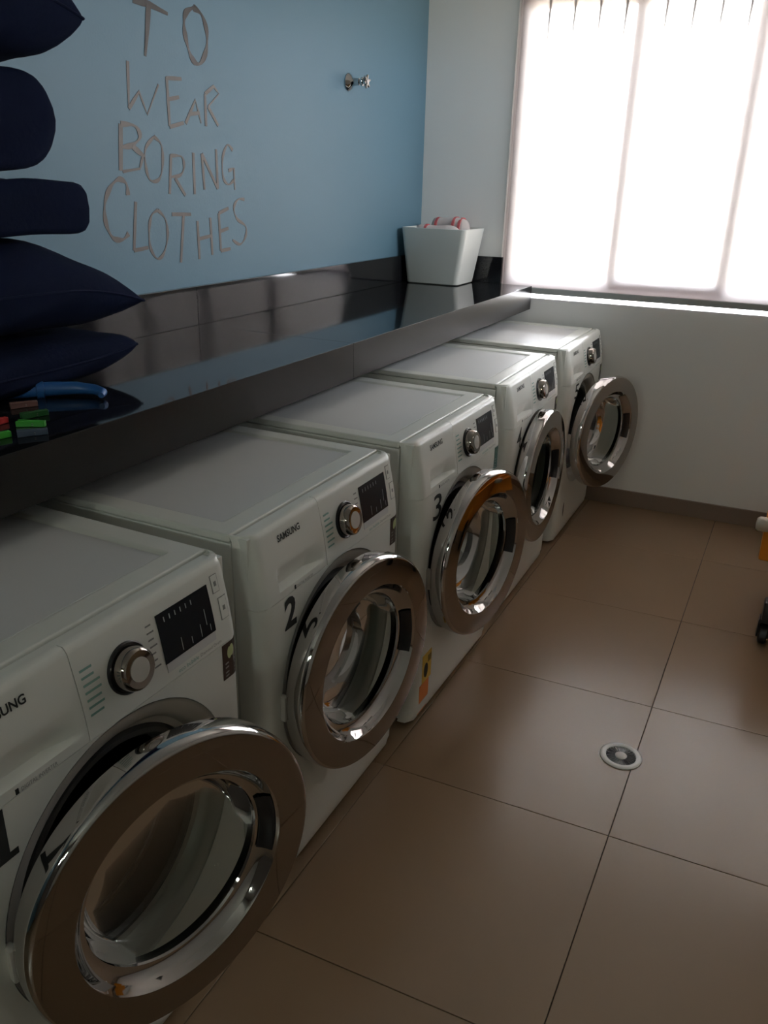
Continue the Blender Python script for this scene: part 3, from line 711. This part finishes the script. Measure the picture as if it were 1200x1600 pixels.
# ------------------------------------------------------------------ floor drain
dr = empty('floor_drain', (1.525, 1.966, 0))
b_ = B(); lathe(b_, [(.056, .0), (.0565, .003), (.053, .0052), (.046, .0055), (.041, .004), (.0395, .0005)], 56, 'Z'); obj('drain_rim', b_, M['drain_white'], dr, smooth=True)
b_ = B(); lathe(b_, [(.0395, .0006), (0, .0006)], 40, 'Z'); obj('drain_well', b_, M['black'], dr)
b_ = B(); lathe(b_, [(.0155, .001), (.0160, .004), (.013, .0055), (0, .0062)], 32, 'Z'); obj('drain_cap', b_, M['drain_cap'], dr, smooth=True)
bar = B(); box(bar, .0150, .0400, -.0007, .0007, .0012, .0036); b0 = obj('grate_bar', bar, M['black'], dr)
for k in range(1, 28):
    c_ = b0.copy(); COL.objects.link(c_); c_.parent = dr; c_.rotation_euler = (0, 0, 2 * pi * k / 28)
tag(dr, 'round white floor drain with radial black grate set in the brown tiles', 'drain')

# ------------------------------------------------------------------ clothes pegs and blue hook on the counter
def peg(c, rz, m, label, L=.052, tilt=0.0):
    r = empty('clothes_peg', c, rz)
    for s in (-1, 1):
        b_ = B(); pts = [(-L / 2, s * .006), (-L * .2, s * .0045), (0, s * .0022), (L * .2, s * .0035), (L * .42, s * .0022), (L / 2, s * .003)]
        L_ = []
        for (x, y) in pts:
            w_ = .0028
            L_.append([b_.verts.new((x, y + a * w_ * .9, z)) for a, z in ((-1, 0.0), (1, 0.0), (1, .011), (-1, .011))])
        for A_, C_ in zip(L_, L_[1:]):
            for k in range(4): b_.faces.new((A_[k], A_[(k + 1) % 4], C_[(k + 1) % 4], C_[k]))
        b_.faces.new(L_[0]); b_.faces.new(L_[-1][::-1])
        obj('peg_arm', b_, m, r, bevel=.0008, seg=1)
    b_ = B(); tube(b_, [(.004 + .0042 * cos(t_), .0042 * sin(t_) * 1.2, .001 + t_ * .00045) for t_ in [k * .6 for k in range(22)]], .0008, 5); obj('peg_spring', b_, M['spring'], r)
    return tag(r, label, 'clothes peg', 'clothes pegs on the counter')
zc = ZC + .0004
peg((.487, 1.045, zc), .5, M['peg_green'], 'bright green plastic clothes peg nearest the countertop edge, right of the others')
peg((.500, .955, zc), 1.3, M['peg_green'], 'bright green plastic clothes peg at the left frame edge, lowest of the pegs')
peg((.425, 1.015, zc), 1.5, M['peg_red'], 'red plastic clothes peg at the left frame edge')
peg((.365, 1.135, zc), 1.0, M['peg_pink'], 'pinkish plastic clothes peg below the blue hook')
peg((.535, 1.005, zc), .9, M['peg_slate'], 'slate blue plastic clothes peg by the bright green one')
peg((.440, 1.095, zc), 1.25, M['peg_dgreen'], 'dark green plastic clothes peg behind the bright green one')
hk = B()
hp = [(x_ + .050, y_ - .016, z_ - .0025) for x_, y_, z_ in [(.238, 1.165, 1.034), (.262, 1.205, 1.035), (.298, 1.245, 1.036), (.335, 1.275, 1.036), (.372, 1.290, 1.034), (.398, 1.285, 1.032), (.408, 1.270, 1.030)]]
tube(hk, hp, [.014, .0155, .015, .0135, .011, .010, .006], 12)
hook = tag(obj('plastic_hook', hk, M['peg_blue'], smooth=True), 'blue plastic hook with a curved tip lying in front of the cushions', 'hook')
b_ = B(); lathe(b_, [(.0157, -.008), (.019, -.007), (.019, .007), (.0157, .008)], 16, 'X')
cl = obj('hook_collar', b_, M['peg_blue'], smooth=True); cl.location = (.330, 1.210, 1.033); cl.rotation_euler = (0, 0, radians(50)); inp(cl, hook)

# ------------------------------------------------------------------ yellow mop bucket at the right edge
mb = empty('mop_bucket', (2.05, 3.08, 0))
b_ = B()
def msec(t, inset=0.0): return rrect(1.885 - .035 * t + inset, 2.20 + .035 * t - inset, 2.86 - .04 * t + inset, 3.32 + .04 * t - inset, .05, .095 + .26 * t)
secs = [msec(0, .01), msec(.03), msec(.5), msec(.96), msec(1.0), msec(1.0, -.012), msec(1.04, -.012), msec(1.04, .008), msec(.95, .010), msec(.4, .010), msec(.05, .012)]
loops = [[b_.verts.new(p) for p in s] for s in secs]
for A_, C_ in zip(loops, loops[1:]):
    for k in range(len(A_)): b_.faces.new((A_[k], A_[(k + 1) % len(A_)], C_[(k + 1) % len(A_)], C_[k]))
b_.faces.new(loops[0][::-1]); b_.faces.new(loops[-1])
inp(obj('bucket_body', b_, M['bucket'], smooth=True), mb)
b_ = B(); box(b_, 1.90, 2.19, 3.02, 3.26, .30, .52)
for v in b_.verts:
    if v.co.z < .4: v.co.x = 2.045 + (v.co.x - 2.045) * .75; v.co.y = 3.14 + (v.co.y - 3.14) * .7
inp(obj('wringer', b_, M['bucket'], bevel=.012), mb)
b_ = B(); tube(b_, [(2.20, 3.14, .50), (2.225, 3.12, .60), (2.225, 3.08, .85)], .012, 10); inp(obj('wringer_handle', b_, M['caster'], smooth=True), mb)
b_ = B(); lathe(b_, [(0, -.020), (.020, -.018), (.027, -.008), (.027, .010), (.022, .040), (0, .042)], 24, 'X'); kn = obj('side_knob', b_, M['offwhite_p'], smooth=True); kn.location = (1.795, 3.08, .348); inp(kn, mb)
for (cx_, cy_) in ((1.868, 2.855), (2.20, 2.86), (1.90, 3.33), (2.18, 3.33)):
    b_ = B(); lathe(b_, [(0, -.015), (.030, -.015), (.036, -.010), (.036, .010), (.030, .015), (0, .015)], 28, 'X'); wh = obj('caster_wheel', b_, M['caster'], smooth=True); wh.location = (cx_, cy_, .0365); inp(wh, mb)
    b_ = B()
    for s in (-1, 1): box(b_, cx_ + s * .019 - .003, cx_ + s * .019 + .003, cy_ - .014, cy_ + .020, .025, .085)
    box(b_, cx_ - .022, cx_ + .022, cy_ - .022, cy_ + .028, .082, .094)
    inp(obj('caster_fork', b_, M['caster'], bevel=.002), mb)
b_ = B(); vs = box(b_, 1.852, 1.885, 2.825, 2.885, .094, .165); inp(obj('corner_bumper', b_, M['caster'], bevel=.008), mb)
b_ = B(); box(b_, 1.806, 1.860, 3.10, 3.30, .20, .335); inp(obj('side_bracket', b_, M['bucket'], bevel=.008), mb)
mb.location.x -= .038; mb.location.y -= .03
tag(mb, 'yellow-orange mop bucket with black casters at the right edge of the floor', 'bucket')
